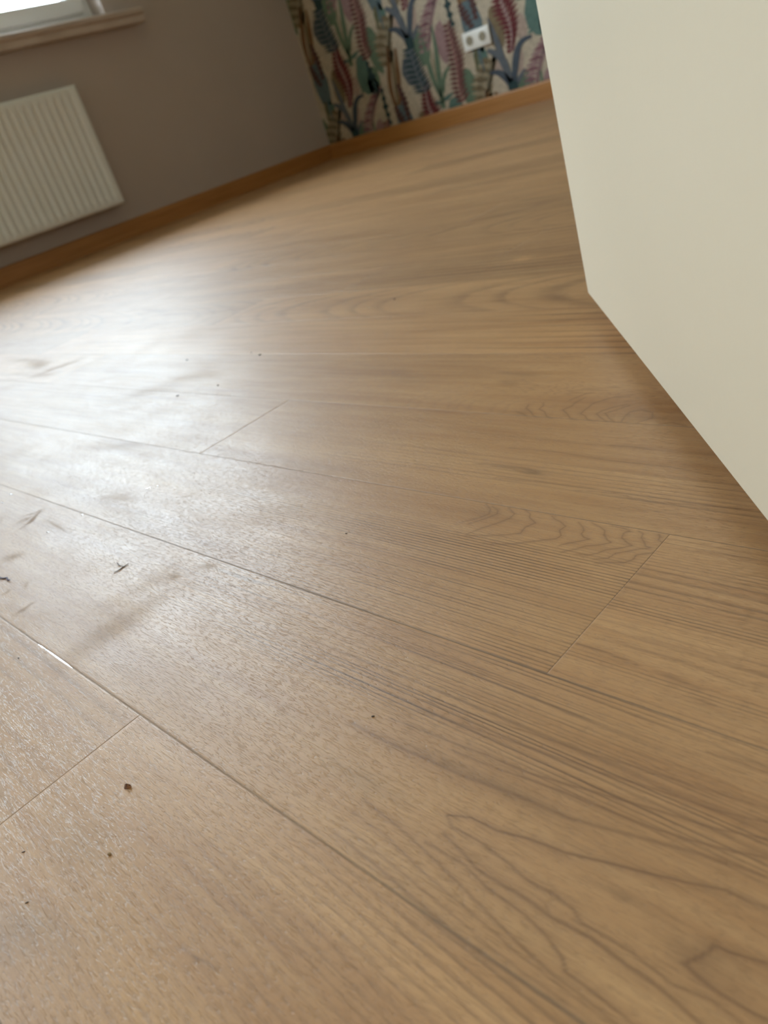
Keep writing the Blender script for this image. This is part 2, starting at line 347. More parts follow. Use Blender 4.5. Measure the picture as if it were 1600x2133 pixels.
# (dark strokes) polyline in mm, half width mm, strength
STROKES = [([(-185, 219), (-171, 219), (-154, 217.5)], .5, .75), ([(-144, 217), (-134, 216), (-125, 214.5)], .45, .6), ([(-124, 210), (-118, 208.5)], .5, .6),
    ([(-110, 186.5), (-99, 187), (-86, 187)], .45, .6), ([(-165, 234), (-144, 234.5), (-125, 234), (-106, 232)], .4, .35),
    ([(-178, 229), (-161, 226.5), (-140, 227), (-128, 225), (-102, 222)], .5, .4),
    ([(-259, 339), (-234, 341.5), (-221, 339), (-211, 338.5), (-186, 341), (-167, 343), (-156, 344.5)], .5, .6),
    ([(-250, 343), (-285, 342), (-322, 340)], .7, .5), ([(-251, 325.5), (-229, 327), (-201, 330), (-181, 329), (-151, 332)], .5, .35),
    ([(-169, 301.5), (-149, 303.5), (-138, 302)], .5, .45), ([(-338, 379), (-299, 380), (-259, 376.5), (-215, 376), (-187, 372)], .6, .5),
    ([(-268, 395), (-254, 396), (-239, 394)], .6, .55), ([(-350, 353), (-335, 356), (-318, 356.5), (-304, 355), (-296, 352.5), (-303, 350), (-309, 351), (-318, 353.5), (-335, 353.5)], .5, .55),
    ([(-225, 23), (-216, 24.5), (-207, 26.3)], .35, .7), ([(-234, 17), (-230, 18)], .35, .6), ([(-281, 273.5), (-272, 273)], .5, .5),
    ([(-177.5,116.1),(-168.6,119.9),(-156.3,120.3),(-144.4,123.5),(-131.0,125.2),(-117.8,129.0),(-105.1,132.2),(-93.2,135.6),(-82.2,139.3),(-70.3,139.5)], 0.69, 0.85),
    ([(-177.1,115.6),(-172.2,113.0),(-161.1,113.5),(-145.3,111.7),(-137.3,110.0),(-126.7,110.3),(-117.9,109.2),(-113.4,106.7),(-105.1,107.0),(-96.1,106.9),(-82.5,104.8),(-71.8,106.8),(-64.0,105.5)], 0.62, 0.72),
    ([(-173.0,109.1),(-160.3,106.3),(-153.7,104.1),(-142.0,104.1),(-131.0,104.1),(-122.1,103.3),(-108.0,104.1),(-95.4,102.6),(-85.2,102.1),(-77.3,100.5),(-72.2,99.4),(-66.2,97.4)], 0.88, 0.72),
    ([(-177.0,102.8),(-157.6,102.9),(-146.1,100.4),(-129.9,99.4),(-120.1,97.2),(-112.3,94.2),(-109.5,91.2),(-99.2,90.7),(-90.1,89.8),(-81.3,88.4)], 0.69, 0.72),
    ([(-212.8,104.7),(-187.4,102.0),(-169.9,99.2),(-149.0,95.1),(-135.6,92.4),(-123.3,90.0),(-112.3,88.4),(-102.9,88.1),(-92.8,87.1),(-85.6,86.1)], 0.62, 0.65),
    ([(-212.0,97.7),(-189.6,96.6),(-169.7,93.0),(-151.7,91.1),(-136.7,89.5),(-123.7,87.7),(-111.5,87.0),(-92.8,85.8)], 0.5, 0.58),
    ([(-210.3,91.4),(-185.7,89.6),(-167.9,88.0),(-151.6,86.6),(-134.2,84.8),(-119.0,83.9),(-106.6,83.8),(-94.9,83.5)], 0.5, 0.51),
    ([(-210.4,87.1),(-186.0,85.6),(-163.7,83.5),(-144.0,81.6),(-127.3,81.2),(-109.8,81.6),(-98.7,81.2)], 0.88, 0.58),
    ([(-248.3,132.4),(-231.7,131.9),(-218.4,132.0),(-203.7,133.2),(-182.4,133.8),(-167.9,135.8),(-150.3,137.3),(-137.8,137.6),(-124.4,140.3),(-110.9,143.3),(-98.2,146.1),(-85.9,147.9),(-74.2,149.5)], 1.1, 0.58),
    ([(-196.2,142.0),(-173.4,143.2),(-155.8,145.4),(-138.8,146.5),(-123.2,147.4),(-113.4,148.0),(-100.0,149.8),(-87.8,152.4),(-76.6,155.7)], 0.62, 0.72),
    ([(-234.1,143.2),(-203.2,145.0),(-181.4,146.7),(-163.2,147.2),(-141.4,150.6),(-117.0,154.9),(-94.6,157.8),(-79.1,162.1)], 0.56, 0.72),
    ([(-225.9,152.8),(-183.5,156.8),(-158.5,158.8),(-136.1,160.6),(-116.2,163.2),(-97.6,164.6),(-81.4,167.9)], 0.56, 0.65),
    ([(-223.6,159.5),(-175.2,164.4),(-150.8,165.9),(-129.5,168.5),(-105.1,170.8),(-83.5,173.3)], 0.5, 0.58),
    ([(-64.4,124.2),(-71.1,122.5),(-78.2,121.1),(-79.5,117.0),(-82.8,112.0),(-78.1,110.5),(-71.6,109.6),(-64.3,109.5),(-58.8,109.9)], 0.88, 0.8),
    # hand-followed cathedral figures of two planks
    ([(-306.8,310.0),(-299.9,305.6),(-297.5,300.9),(-300.5,295.6),(-306.0,290.5),(-308.8,288.0)], .45, .75),
    ([(-301.1,308.8),(-294.4,306.1),(-292.2,302.3),(-296.1,296.0),(-303.2,287.0)], .45, .75),
    ([(-289.4,310.2),(-281.4,305.4),(-281.1,300.3),(-285.3,293.9),(-292.3,285.1),(-297.0,277.7)], .45, .75),
    ([(-279.4,312.0),(-271.7,308.0),(-269.7,304.3),(-262.8,300.5),(-266.1,294.5),(-265.0,288.4),(-272.8,284.3),(-283.9,280.1),(-296.8,276.1)], .45, .75),
    ([(-257.4,309.5),(-253.8,307.2),(-248.6,305.4),(-243.6,302.3),(-244.6,297.7),(-240.8,293.4),(-241.6,290.0),(-254.0,283.0),(-262.8,277.9),(-276.4,273.1)], .45, .75),
    ([(-238.9,308.2),(-233.3,304.1),(-231.3,301.6),(-230.7,298.0),(-227.2,295.4),(-223.6,295.1),(-227.4,292.1),(-232.6,288.3),(-236.4,284.6)], .45, .75),
    ([(-231.3,309.8),(-224.6,307.3),(-220.2,304.9),(-218.4,301.2),(-214.2,297.1),(-211.0,295.7),(-215.5,291.9),(-222.3,288.6),(-225.7,284.5),(-231.6,279.6)], .45, .75),
    ([(-218.9,310.3),(-211.2,309.5),(-207.0,308.3),(-209.2,305.8),(-208.1,301.4),(-202.7,297.8),(-199.3,296.5),(-203.4,292.9),(-210.2,288.9),(-212.7,284.7),(-216.6,281.6),(-223.3,280.6)], .45, .75),
    ([(-202.8,309.6),(-199.4,308.2),(-198.4,304.4),(-194.8,300.8),(-192.6,297.9),(-189.4,297.4),(-194.8,294.5),(-199.5,290.7),(-203.9,287.6),(-205.2,282.6),(-211.7,279.3)], .45, .75),
    ([(-191.5,310.0),(-189.9,308.2),(-189.2,304.9),(-186.3,303.6)], .45, .75),
    ([(-186.1,294.2),(-189.9,291.6),(-193.4,289.4),(-192.7,285.7),(-195.7,281.4),(-201.6,279.9),(-209.4,276.7)], .45, .75),
    ([(-371.0,432.6),(-361.2,428.7),(-352.1,423.5)], .45, .75),
    ([(-367.4,444.7),(-365.4,438.4),(-357.2,432.9),(-351.3,427.4),(-344.3,425.0)], .45, .75),
    ([(-356.7,448.4),(-353.6,444.8),(-353.4,438.4),(-345.8,434.3),(-339.4,427.6),(-333.4,425.4)], .45, .75),
    ([(-326.9,460.2),(-329.8,452.3),(-329.6,444.8),(-333.1,439.4),(-325.8,433.7),(-319.5,427.7),(-312.8,425.0)], .45, .75),
    ([(-307.1,460.8),(-314.7,452.6),(-315.5,441.4),(-315.2,434.9),(-310.0,432.4),(-305.0,427.2),(-299.0,426.1)], .45, .75),
    ([(-288.3,452.8),(-295.3,448.5),(-301.0,441.8),(-303.2,436.4),(-297.5,431.7),(-287.9,425.3)], .45, .75),
    ([(-285.5,451.9),(-290.1,445.5),(-297.0,438.0),(-290.3,431.4),(-282.4,425.6)], .45, .75),
    ([(-278.1,426.2),(-280.1,433.8),(-280.0,441.9),(-273.3,446.2),(-263.7,442.7),(-259.9,435.3),(-266.8,427.7)], .45, .75),
    ([(-337.0,455.5),(-330.6,466.4),(-324.7,469.4)], .45, .75),
    ([(-292.4,464.6),(-303.8,463.5),(-310.4,458.0)], .45, .75),
    ([(-250.7,427.7),(-243.9,430.8),(-232.0,427.2)], .45, .75),
    ([(-420, 484), (-407, 479)], 1.0, .35), ([(-436, 502), (-399, 496)], 1.0, .3)]
def blobs(arr, X, Y):
    t = np.zeros(X.shape)
    for x, y, rx, ry, s, a in arr:
        c, sn = math.cos(a), math.sin(a)
        dx, dy = X - x, Y - y
        U = (c * dx + sn * dy) / rx; V = (-sn * dx + c * dy) / ry
        rag = 1 + 0.45 * fnoise(X, Y, 25, 12, 2)
        t += s * np.exp(-(U * U + V * V) * rag)
    return t
def strokes(X, Y):
    t = np.zeros(X.shape)
    for pts, hw, s in STROKES:
        hw = hw / 1000; best = np.full(X.shape, 9.0); n = len(pts) - 1
        for i in range(n):
            a = np.array(pts[i]) / 1000; b = np.array(pts[i + 1]) / 1000; d = b - a
            if (max(a[0], b[0]) + .004 < X.min() or min(a[0], b[0]) - .004 > X.max() or max(a[1], b[1]) + .004 < Y.min() or min(a[1], b[1]) - .004 > Y.max()): continue
            k = np.clip(((X - a[0]) * d[0] + (Y - a[1]) * d[1]) / (d @ d), 0, 1)
            tt = (i + k) / n
            wdt = hw * (0.6 + 0.5 * np.sin(np.pi * np.clip(tt, 0.02, 0.98)))
            best = np.minimum(best, np.hypot(X - a[0] - k * d[0], Y - a[1] - k * d[1]) / wdt)
        t = np.maximum(t, s * np.maximum(np.exp(-best ** 2), 0.30 * np.exp(-(best / 4.5) ** 2)))
    return t

def axis_pts(a, b, b0, ranges):
    """graded coordinates between a and b with a bevel band b0 at both ends"""
    pts = [a, a + b0]
    x = a + b0
    while x < b - b0 - 1e-6:
        st = 1.0
        for lo, hi, s in ranges:
            if lo <= x < hi: st = s; break
        else:
            st = ranges[-1][2]
        x = min(x + st, b - b0)
        pts.append(x)
    if pts[-1] - pts[-2] < 1e-5: pts.pop(-2)
    pts.append(b)
    return np.array(pts)

SEAMW = {-1: .0007, 0: .0009, 1: .0006, 2: .0005, 3: .0005}               # bevel width of each seam
V_, F_, A_ = [], [], {k: [] for k in ('phase', 'line_amp', 'tone', 'dirt', 'plank_tone', 'stroke', 'u', 'v')}
nv = 0
FX0, FX1, FY0, FY1 = XL, 1.4, YF, YB
row = int(math.floor((FY0 - Y0) / PITCH))
while Y0 + row * PITCH < FY1:
    r = row + 1                                                   # row r lies below seam r
    ya, yb = max(FY0, Y0 + row * PITCH), min(FY1, Y0 + (row + 1) * PITCH)
    row += 1
    pr = np.random.RandomState(100 + r)
    j0 = JOINTS.get(r, [-2.4 + 1.2 * pr.rand()])[0]
    js = sorted(j0 + i * PL for i in range(-4, 5))
    js = [FX0] + [j for j in js if FX0 + 0.05 < j < FX1 - 0.05] + [FX1]
    near_row = -0.12 < (ya + yb) / 2 < 0.46
    mid_row = not near_row and -0.1 < ya < 1.0
    for x0, x1 in zip(js[:-1], js[1:]):
        if near_row: rx = [(-9, -1.9, .02), (-1.9, -.85, .012), (-.85, .12, .0032), (.12, 9, .12)]
        elif mid_row: rx = [(-9, -2.0, .02), (-2.0, -.2, .010), (-.2, 9, .12)]
        else: rx = [(-9, .12, .02), (.12, 9, .3)]
        if r == 2: rx = [(-.315, -.18, .0006)] + rx
        if r == 1: rx = [(-.26, -.04, .0012)] + rx
        if r == 4: rx = [(-.375, -.225, .0006)] + rx
        us = axis_pts(x0, x1, 0.0003, rx)
        vstep = .0006 if (r == 1 and x1 > -.3) else .0005 if (r == 2 and -.25 < x1 < -.1) or (r == 4 and x1 > -.3) else .00085 if near_row and x1 > -0.7 else (.0022 if (near_row or mid_row) else .004)
        wt, wb_ = SEAMW.get(r, .0004), SEAMW.get(r - 1, .0004)
        vs = axis_pts(ya, yb, 0.0003, [(-9, 9, vstep)])
        vs = np.array([ya, ya + wb_] + [q_ for q_ in vs if ya + wb_ + 1e-4 < q_ < yb - wt - 1e-4] + [yb - wt, yb])
        X, Y = np.meshgrid(us, vs)
        Z = np.zeros(X.shape)
        sd_ = {0: .34, 1: .36}
        Z[:, 0] = Z[:, -1] = -0.00012; Z[0, :] = -wb_ * sd_.get(r - 1, .42); Z[-1, :] = -wt * sd_.get(r, .42)
        ph, am = plank_fields(r, x0, x1, X, Y, pr)
        near = x1 > -1.9 and (near_row or mid_row)
        sh = pr.rand(2) * 7
        A_['phase'].append(ph.ravel()); A_['line_amp'].append(am.ravel())
        tn = blobs(TONE, X, Y) if near else np.zeros(X.shape)
        tn[0, :] = tn[-1, :] = tn[:, 0] = tn[:, -1] = -0.5 if r <= 4 else -0.3
        if r == 1: tn[0, :] = -0.34
        if r == 0: tn[-1, :] = -0.34
        A_['tone'].append(tn.ravel())
        dt = blobs(DIRT, X, Y) if near else np.zeros(X.shape)
        dt[0, :] = dt[-1, :] = dt[:, 0] = dt[:, -1] = 0.85 if r <= 5 else 0.3
        A_['dirt'].append(dt.ravel())
        A_['stroke'].append((strokes(X, Y) if near else np.zeros(X.shape)).ravel())
        pt = {1: -0.02, 2: -0.04 if x0 < -.25 else 0.0, 3: -0.05, 0: 0.05}.get(r, (pr.rand() - .5) * 0.24)
        A_['plank_tone'].append(np.full(X.size, pt))
        A_['u'].append((X + sh[0]).ravel()); A_['v'].append((Y + sh[1]).ravel())
        V_.append(np.stack([X.ravel(), Y.ravel(), Z.ravel()], 1))
        ny, nx = X.shape
        idx = np.arange(ny * nx).reshape(ny, nx) + nv
        F_.append(np.stack([idx[:-1, :-1].ravel(), idx[:-1, 1:].ravel(), idx[1:, 1:].ravel(), idx[1:, :-1].ravel()], 1))
        nv += X.size
V = np.concatenate(V_); Fq = np.concatenate(F_)
# sub-floor slab closing the grooves
slab = np.array([[FX0, FY0, -0.0008], [FX1, FY0, -0.0008], [FX1, FY1, -0.0008], [FX0, FY1, -0.0008]])
V = np.concatenate([V, slab]); Fq = np.concatenate([Fq, np.array([[nv, nv + 1, nv + 2, nv + 3]])])
me = bpy.data.meshes.new('floor')
me.vertices.add(len(V)); me.vertices.foreach_set('co', V.astype(np.float32).ravel())
me.loops.add(Fq.size); me.loops.foreach_set('vertex_index', Fq.astype(np.int32).ravel())
me.polygons.add(len(Fq)); me.polygons.foreach_set('loop_start', np.arange(0, Fq.size, 4, dtype=np.int32))
me.update(calc_edges=True)
ext = {'phase': 0.5, 'line_amp': 0, 'tone': -0.25, 'dirt': 0.6, 'plank_tone': 0, 'stroke': 0, 'u': 0, 'v': 0}
A = {k: np.concatenate(v + [np.full(4, ext[k])]) for k, v in A_.items()}
for k in ('phase', 'line_amp', 'tone', 'dirt', 'plank_tone', 'stroke'):
    at = me.attributes.new(k, 'FLOAT', 'POINT'); at.data.foreach_set('value', A[k].astype(np.float32))
uvl = me.uv_layers.new(name='plank')
li = Fq.ravel()
uvl.data.foreach_set('uv', np.stack([A['u'][li], A['v'][li]], 1).astype(np.float32).ravel())
me.materials.append(M['floor'])
floor = bpy.data.objects.new('floor', me); COL.objects.link(floor); struct(floor)

# ------------------------------------------------------------------ walls and ceiling
T = 0.14
def wall_with_holes(name, x_in, x_out, y0, y1, holes, hz0, hz1, material):
    b = MB(); a, c = sorted((x_in, x_out)); y = y0
    for h0, h1 in holes:
        b.box(a, y, 0, c, h0, ZC)
        if hz0 > 0: b.box(a, h0, 0, c, h1, hz0)
        b.box(a, h0, hz1, c, h1, ZC); y = h1
    b.box(a, y, 0, c, y1, ZC)
    return struct(b.build(name, material))
wall_with_holes('wall_left', XL, XL - 0.22, YF - T, YB + T, [(VY0, VY1), (WY0, WY1)], WZ0, WZ1, M['taupe'])
wall_with_holes('wall_right', XR, XR + 0.11, YF, YB, [(0.045, 0.90)], 0.0, 2.05, M['plain'])
struct(MB().box(XL, YF - T, 0, 1.4 + T, YF, ZC).build('wall_front', M['plain']))
struct(MB().box(1.4, YF, 0, 1.4 + T, YB, ZC).build('wall_hall', M['plain']))
struct(MB().box(XL - .22, YF - T, ZC, 1.4 + T, YB + T, ZC + 0.1).build('ceiling', M['ceiling']))

struct(MB().box(XL - 0.82, YF - T, 2.46, XL - .23, YB + T, 2.60).build('added_eaves', M['ceiling']))      # unseen eaves added outside, blocking steep sky light near the window wall

# ---- wallpapered back wall: painted foliage laid out in half-drop repeats
def wallpaper_material():
    mt = mat('foliage_wallpaper', (0.6, 0.53, 0.43), 0.7, 0.25); g = G(mt)
    col = g.n('ShaderNodeAttribute', attribute_name='ink').outputs['Color']
    tc = g.n('ShaderNodeTexCoord').outputs['Object']
    f = g.noise(tc, 60.0, 4, 0.6)
    c = g.mix(g.rng(f, 0.25, 0.75), g.mix(1.0, col, (0.58, 0.54, 0.50), 'MULTIPLY'), g.mix(1.0, col, (0.90, 0.84, 0.77), 'MULTIPLY'))
    g.put(g.b.inputs['Base Color'], c)
    return mt
M['wallpaper'] = wallpaper_material()
INK = dict(slate=(.085, .115, .16), slate2=(.15, .18, .22), tealdark=(.03, .07, .08), mauve=(.27, .14, .17), mauvel=(.40, .27, .29),
           crimson=(.17, .035, .04), crimsonl=(.33, .16, .16), khaki=(.25, .20, .12), khakil=(.42, .37, .26), ochre=(.24, .13, .06),
           sage=(.16, .25, .18), teal=(.13, .24, .22), tealb=(.14, .21, .25), olive=(.17, .17, .09), brown=(.11, .055, .055), cream=(.62, .56, .46),
           brownf=(.19, .085, .08), white=(.52, .50, .47), pink=(.52, .42, .37))
wp = []           # (polygon points, colour, layer)
def interp(pts, n):
    pts = np.array(pts, float); d = np.r_[0, np.cumsum(np.hypot(*np.diff(pts, axis=0).T))]
    t = np.linspace(0, d[-1], n)
    x = np.interp(t, d, pts[:, 0]); y = np.interp(t, d, pts[:, 1])
    for _ in range(2):
        x[1:-1] = (x[:-2] + 2 * x[1:-1] + x[2:]) / 4; y[1:-1] = (y[:-2] + 2 * y[1:-1] + y[2:]) / 4
    return np.stack([x, y], 1)
def blade(pts, w, ink, layer, n=10, taper=(0.6, 1.0, 0.15)):
    p = interp(pts, n); t = np.gradient(p, axis=0); t /= np.linalg.norm(t, axis=1)[:, None]
    nr = np.stack([-t[:, 1], t[:, 0]], 1); ws = w / 2 * np.interp(np.linspace(0, 1, n), [0, .45, 1], taper)
    for i in range(n - 1):
        wp.append(([p[i] + nr[i] * ws[i], p[i + 1] + nr[i + 1] * ws[i + 1], p[i + 1] - nr[i + 1] * ws[i + 1], p[i] - nr[i] * ws[i]], ink, layer))
def barb(a, ang, L, w, ink, layer, bend=0.3):
    p = [a]
    for k in range(3):
        aa = ang + bend * k / 2; p.append((p[-1][0] + math.cos(aa) * L / 3, p[-1][1] + math.sin(aa) * L / 3))
    blade(p, w, ink, layer, 6, (0.5, 1.35, 0.2))
def frond(pts, n, Ll, Lr, al, ar, w, ink, ink_stem, layer, stem=0.006, bare=0.0, prof=(.5, 1, .6), ink2=None):
    """feather leaf: barbs both sides of a rachis; al / ar are barb angles measured from +x"""
    p = interp(pts, n)
    for i in range(n):
        s = i / (n - 1)
        if s < bare: continue
        k = float(np.interp(s, [0, .5, 1], prof)); c = ink if (ink2 is None or i % 2 == 0) else ink2
        barb(tuple(p[i]), al, Ll * k, w, c, layer, 0.35); barb(tuple(p[i]), ar, Lr * k, w, c, layer, -0.35)
    blade(pts, stem, ink_stem, layer + 1, 12, (0.6, 1, .6))
def rnd_wash(cx, cy, rx, ry, ink, layer, n=12, seed=0):
    q = np.random.RandomState(seed); c = (cx, cy)
    if layer == 0: rx, ry = rx * 1.3, ry * 1.3
    ps = [(cx + rx * math.cos(a) * (.8 + .35 * q.rand()), cy + ry * math.sin(a) * (.8 + .35 * q.rand())) for a in np.linspace(0, 2 * math.pi, n, endpoint=False)]
    for i in range(n): wp.append(([c, ps[i], ps[(i + 1) % n]], ink, layer))
def motif():
    # soft washes in the background of the drawing
    rnd_wash(-.155, .30, .05, .10, 'tealb', 0, seed=1); rnd_wash(-.145, .13, .035, .07, 'teal', 0, seed=2)
    rnd_wash(.19, .26, .045, .08, 'teal', 0, seed=3); rnd_wash(-.30, -.10, .03, .06, 'sage', 0, seed=4)
    rnd_wash(.10, .22, .03, .04, 'pink', 0, seed=5); rnd_wash(-.05, .10, .03, .03, 'pink', 0, seed=6); rnd_wash(.06, .10, .02, .05, 'pink', 0, seed=8)
    rnd_wash(-.24, .02, .035, .09, 'sage', 0, seed=11); rnd_wash(.075, -.04, .04, .07, 'sage', 0, seed=12); rnd_wash(-.03, .24, .035, .07, 'khaki', 0, seed=13)
    rnd_wash(.20, -.05, .03, .07, 'mauvel', 0, seed=14); rnd_wash(.235, .20, .03, .05, 'slate2', 0, seed=15); rnd_wash(-.05, -.12, .035, .05, 'slate2', 0, seed=16)
    # khaki broad frond with a pale chevron and long ochre stems
    frond([(-.085, .125), (-.125, .06), (-.158, .014), (-.164, -.06)], 11, .100, .090, 2.75, .95, .021, 'khaki', 'khakil', 2, .010, 0, (.8, 1, .7), 'khakil')
    blade([(-.150, .02), (-.168, -.06), (-.205, -.157), (-.193, -.285)], .032, 'ochre', 3, 10, (.6, 1, .6))
    blade([(-.100, .00), (-.118, -.092), (-.135, -.17), (-.165, -.25)], .028, 'ochre', 3, 10, (.5, 1, .5))
    blade([(-.130, .00), (-.145, -.09), (-.165, -.18), (-.180, -.25)], .030, 'khaki', 2, 10, (.8, 1, .5))
    # mauve palm leaf
    frond([(.25, .145), (.222, .12), (.186, .08), (.160, .045), (.124, -.010), (.105, -.06)], 12, .085, .070, 2.95, 1.05, .016, 'mauve', 'mauvel', 2, .012, 0, (.8, 1, .7), 'mauvel')
    # sage sword leaves
    blade([(.160, .030), (.157, -.065), (.136, -.165), (.123, -.26), (.116, -.325)], .032, 'sage', 4, 12, (.3, 1, .9))
    blade([(.086, 0), (.087, -.10), (.095, -.198), (.119, -.275)], .030, 'sage', 4, 12, (.3, 1, .7))
    blade([(.225, -.150), (.19, -.167), (.158, -.20), (.138, -.255)], .022, 'sage', 4, 10, (.3, 1, .9))
    blade([(.122, -.06), (.118, -.12), (.112, -.2)], .012, 'khakil', 4, 8)
    barb((.118, -.29), .1, .09, .018, 'teal', 4); barb((.118, -.30), 2.9, .07, .016, 'teal', 4)
    # crimson-brown feather
    frond([(.256, .005), (.258, -.039), (.256, -.089), (.262, -.153), (.248, -.223), (.236, -.273), (.250, -.318)], 17, .058, .070, 2.85, .75, .014, 'brownf', 'crimsonl', 5, .012, 0, (.55, 1, .8))
    # hanging crimson fern
    frond([(.035, .435), (.024, .38), (.023, .336), (.038, .29), (.054, .233), (.046, .18), (.026, .140)], 17, .070, .078, 2.85, .80, .015, 'crimson', 'mauvel', 5, .011, 0, (.35, 1.05, .35), 'crimson')
    # dark spiky column
    blade([(-.009, -.02), (-.004, -.078), (-.004, -.132), (.010, -.168), (.030, -.200)], .040, 'tealdark', 6, 8, (.8, 1.2, .8))
    frond([(-.009, -.03), (-.004, -.09), (-.004, -.14), (.016, -.185), (.028, -.23)], 17, .085, .065, 2.85, .60, .010, 'tealdark', 'slate2', 7, .014, 0, (.6, 1, .9), 'slate2')
    # brown scaly stem
    frond([(-.145, -.165), (-.133, -.20), (-.127, -.25), (-.127, -.33)], 8, .025, .030, 2.6, .5, .015, 'brown', 'brown', 6, .026)
    # dark teal jointed stem
    frond([(-.315, -.02), (-.308, -.10), (-.300, -.154)], 5, .02, .030, 2.8, .4, .020, 'tealdark', 'tealdark', 6, .022)
    frond([(-.262, -.16), (-.266, -.22), (-.272, -.27), (-.261, -.32)], 5, .024, .024, 2.8, .4, .018, 'tealdark', 'tealdark', 6, .020)
    # olive and blue uprights left of the palm
    blade([(-.163, .20), (-.170, .16), (-.180, .11)], .022, 'olive', 5, 8, (.8, 1, .5))
    blade([(-.190, .34), (-.169, .28), (-.146, .175), (-.140, .093)], .028, 'tealb', 4, 10)
    frond([(.178, .33), (.180, .28), (.170, .22), (.158, .19)], 8, .05, .05, 3.2, .2, .011, 'teal', 'teal', 5, .01)
    frond([(-.20, .38), (-.185, .33), (-.160, .285)], 6, .03, .035, 2.7, .7, .014, 'brown', 'brown', 5, .018)
    # blue-grey palm
    blade([(-.006, .010), (-.037, .055), (-.068, .077), (-.112, .082)], .034, 'slate', 8, 12, (1, 1, .3))
    blade([(-.003, .012), (-.013, .074), (-.027, .123), (-.059, .155), (-.100, .174)], .038, 'slate2', 8, 12, (.8, 1.1, .5))
    blade([(-.022, .11), (-.039, .199), (-.051, .25), (-.062, .295)], .032, 'slate2', 7, 12, (.9, 1, .3))
    blade([(.008, .010), (.037, .087), (.062, .141), (.093, .168), (.148, .171)], .034, 'slate', 8, 14, (.8, 1.1, .35))
    blade([(.018, .004), (.048, .029), (.085, .056)], .022, 'slate2', 8, 8, (1, 1, .4))
    rnd_wash(.004, -.004, .032, .030, 'tealdark', 9, seed=7)
motif()
base_x, base_z = -2.450, 0.091
def clip(poly, x0, x1, z0, z1):
    for ax, lim, sgn in ((0, x0, 1), (0, x1, -1), (1, z0, 1), (1, z1, -1)):
        res = []
        for i in range(len(poly)):
            a, b = poly[i - 1], poly[i]; ia, ib = (a[ax] - lim) * sgn >= 0, (b[ax] - lim) * sgn >= 0
            if ia != ib:
                t = (lim - a[ax]) / (b[ax] - a[ax]); res.append((a[0] + t * (b[0] - a[0]), a[1] + t * (b[1] - a[1])))
            if ib: res.append(tuple(b))
        poly = res
        if len(poly) < 3: return None
    return poly
bm = bmesh.new(); ink_l = bm.loops.layers.float_color.new('ink')
def add_face(vs, c):
    f = bm.faces.new(vs)
    for l in f.loops: l[ink_l] = (*c, 1)
x0, x1 = XL, 1.4
c8 = [bm.verts.new(p) for p in ((x0, YB, 0), (x1, YB, 0), (x1, YB, ZC), (x0, YB, ZC), (x0, YB + T, 0), (x1, YB + T, 0), (x1, YB + T, ZC), (x0, YB + T, ZC))]
for ix in ((0, 1, 2, 3), (5, 4, 7, 6), (4, 0, 3, 7), (1, 5, 6, 2), (3, 2, 6, 7), (4, 5, 1, 0)): add_face([c8[i] for i in ix], INK['cream'])
cw, chh = 0.5485, 0.6425
for i in range(-3, 5):
    for j in range(-2, 5):
        ox = base_x + i * cw; oz = base_z + (j * chh) + (chh / 2 if i % 2 else 0)
        for poly, ink, layer in wp:
            q = clip([(a[0] + ox, a[1] + oz) for a in poly], x0 + 0.0005, XR - 0.002, 0.001, ZC - 0.001)
            if q:
                y = YB - 0.0002 - 0.0002 * layer
                try: add_face([bm.verts.new((a, y, b)) for a, b in q], INK[ink])
                except ValueError: pass
bm.normal_update()
for f in bm.faces:
    if abs(f.normal.y) > .9 and f.calc_center_median().y < YB + 1e-5 and f.normal.y > 0: f.normal_flip()
me = bpy.data.meshes.new('wall_back'); bm.to_mesh(me); bm.free(); me.materials.append(M['wallpaper'])
wb = bpy.data.objects.new('wall_back', me); COL.objects.link(wb); struct(wb)

# ------------------------------------------------------------------ baseboards
def skirt_profile(t=0.014, h=0.078):
    pts = [(0, 0), (t, 0), (t, h - 0.010)]
    for k in range(5):
        a = k / 4 * math.pi / 2; pts.append((t - 0.008 + 0.008 * math.cos(a), h - 0.010 + 0.010 * math.sin(a)))
    pts.append((0, h)); return pts
b = MB(); b.prism([(XL + 0.0002 + p[0], p[1]) for p in skirt_profile()], 'y', YF, YB - 0.004); struct(b.build('baseboard_left', M['skirt_y']))
b = MB(); b.prism([(YB - 0.003 - p[0], p[1]) for p in skirt_profile()], 'x', XL + 0.0145, XR - 0.0005); struct(b.build('baseboard_back', M['skirt_x']))
b = MB(); b.prism([(XR - 0.0002 - p[0], p[1]) for p in skirt_profile()], 'y', 0.95, YB - 0.02); struct(b.build('baseboard_right', M['skirt_y']))

# ------------------------------------------------------------------ window with sill
def ring(b, x0, x1, y0, y1, z0, z1, w, bevel=0.006):
    b.box(x0, y0, z0, x1, y1, z0 + w, bevel); b.box(x0, y0, z1 - w, x1, y1, z1, bevel)
    b.box(x0, y0, z0 + w * .9, x1, y0 + w, z1 - w * .9, bevel); b.box(x0, y1 - w, z0 + w * .9, x1, y1, z1 - w * .9, bevel)
    return b
def local(o, root): o.parent = root; o.matrix_parent_inverse = root.matrix_world.inverted(); return o

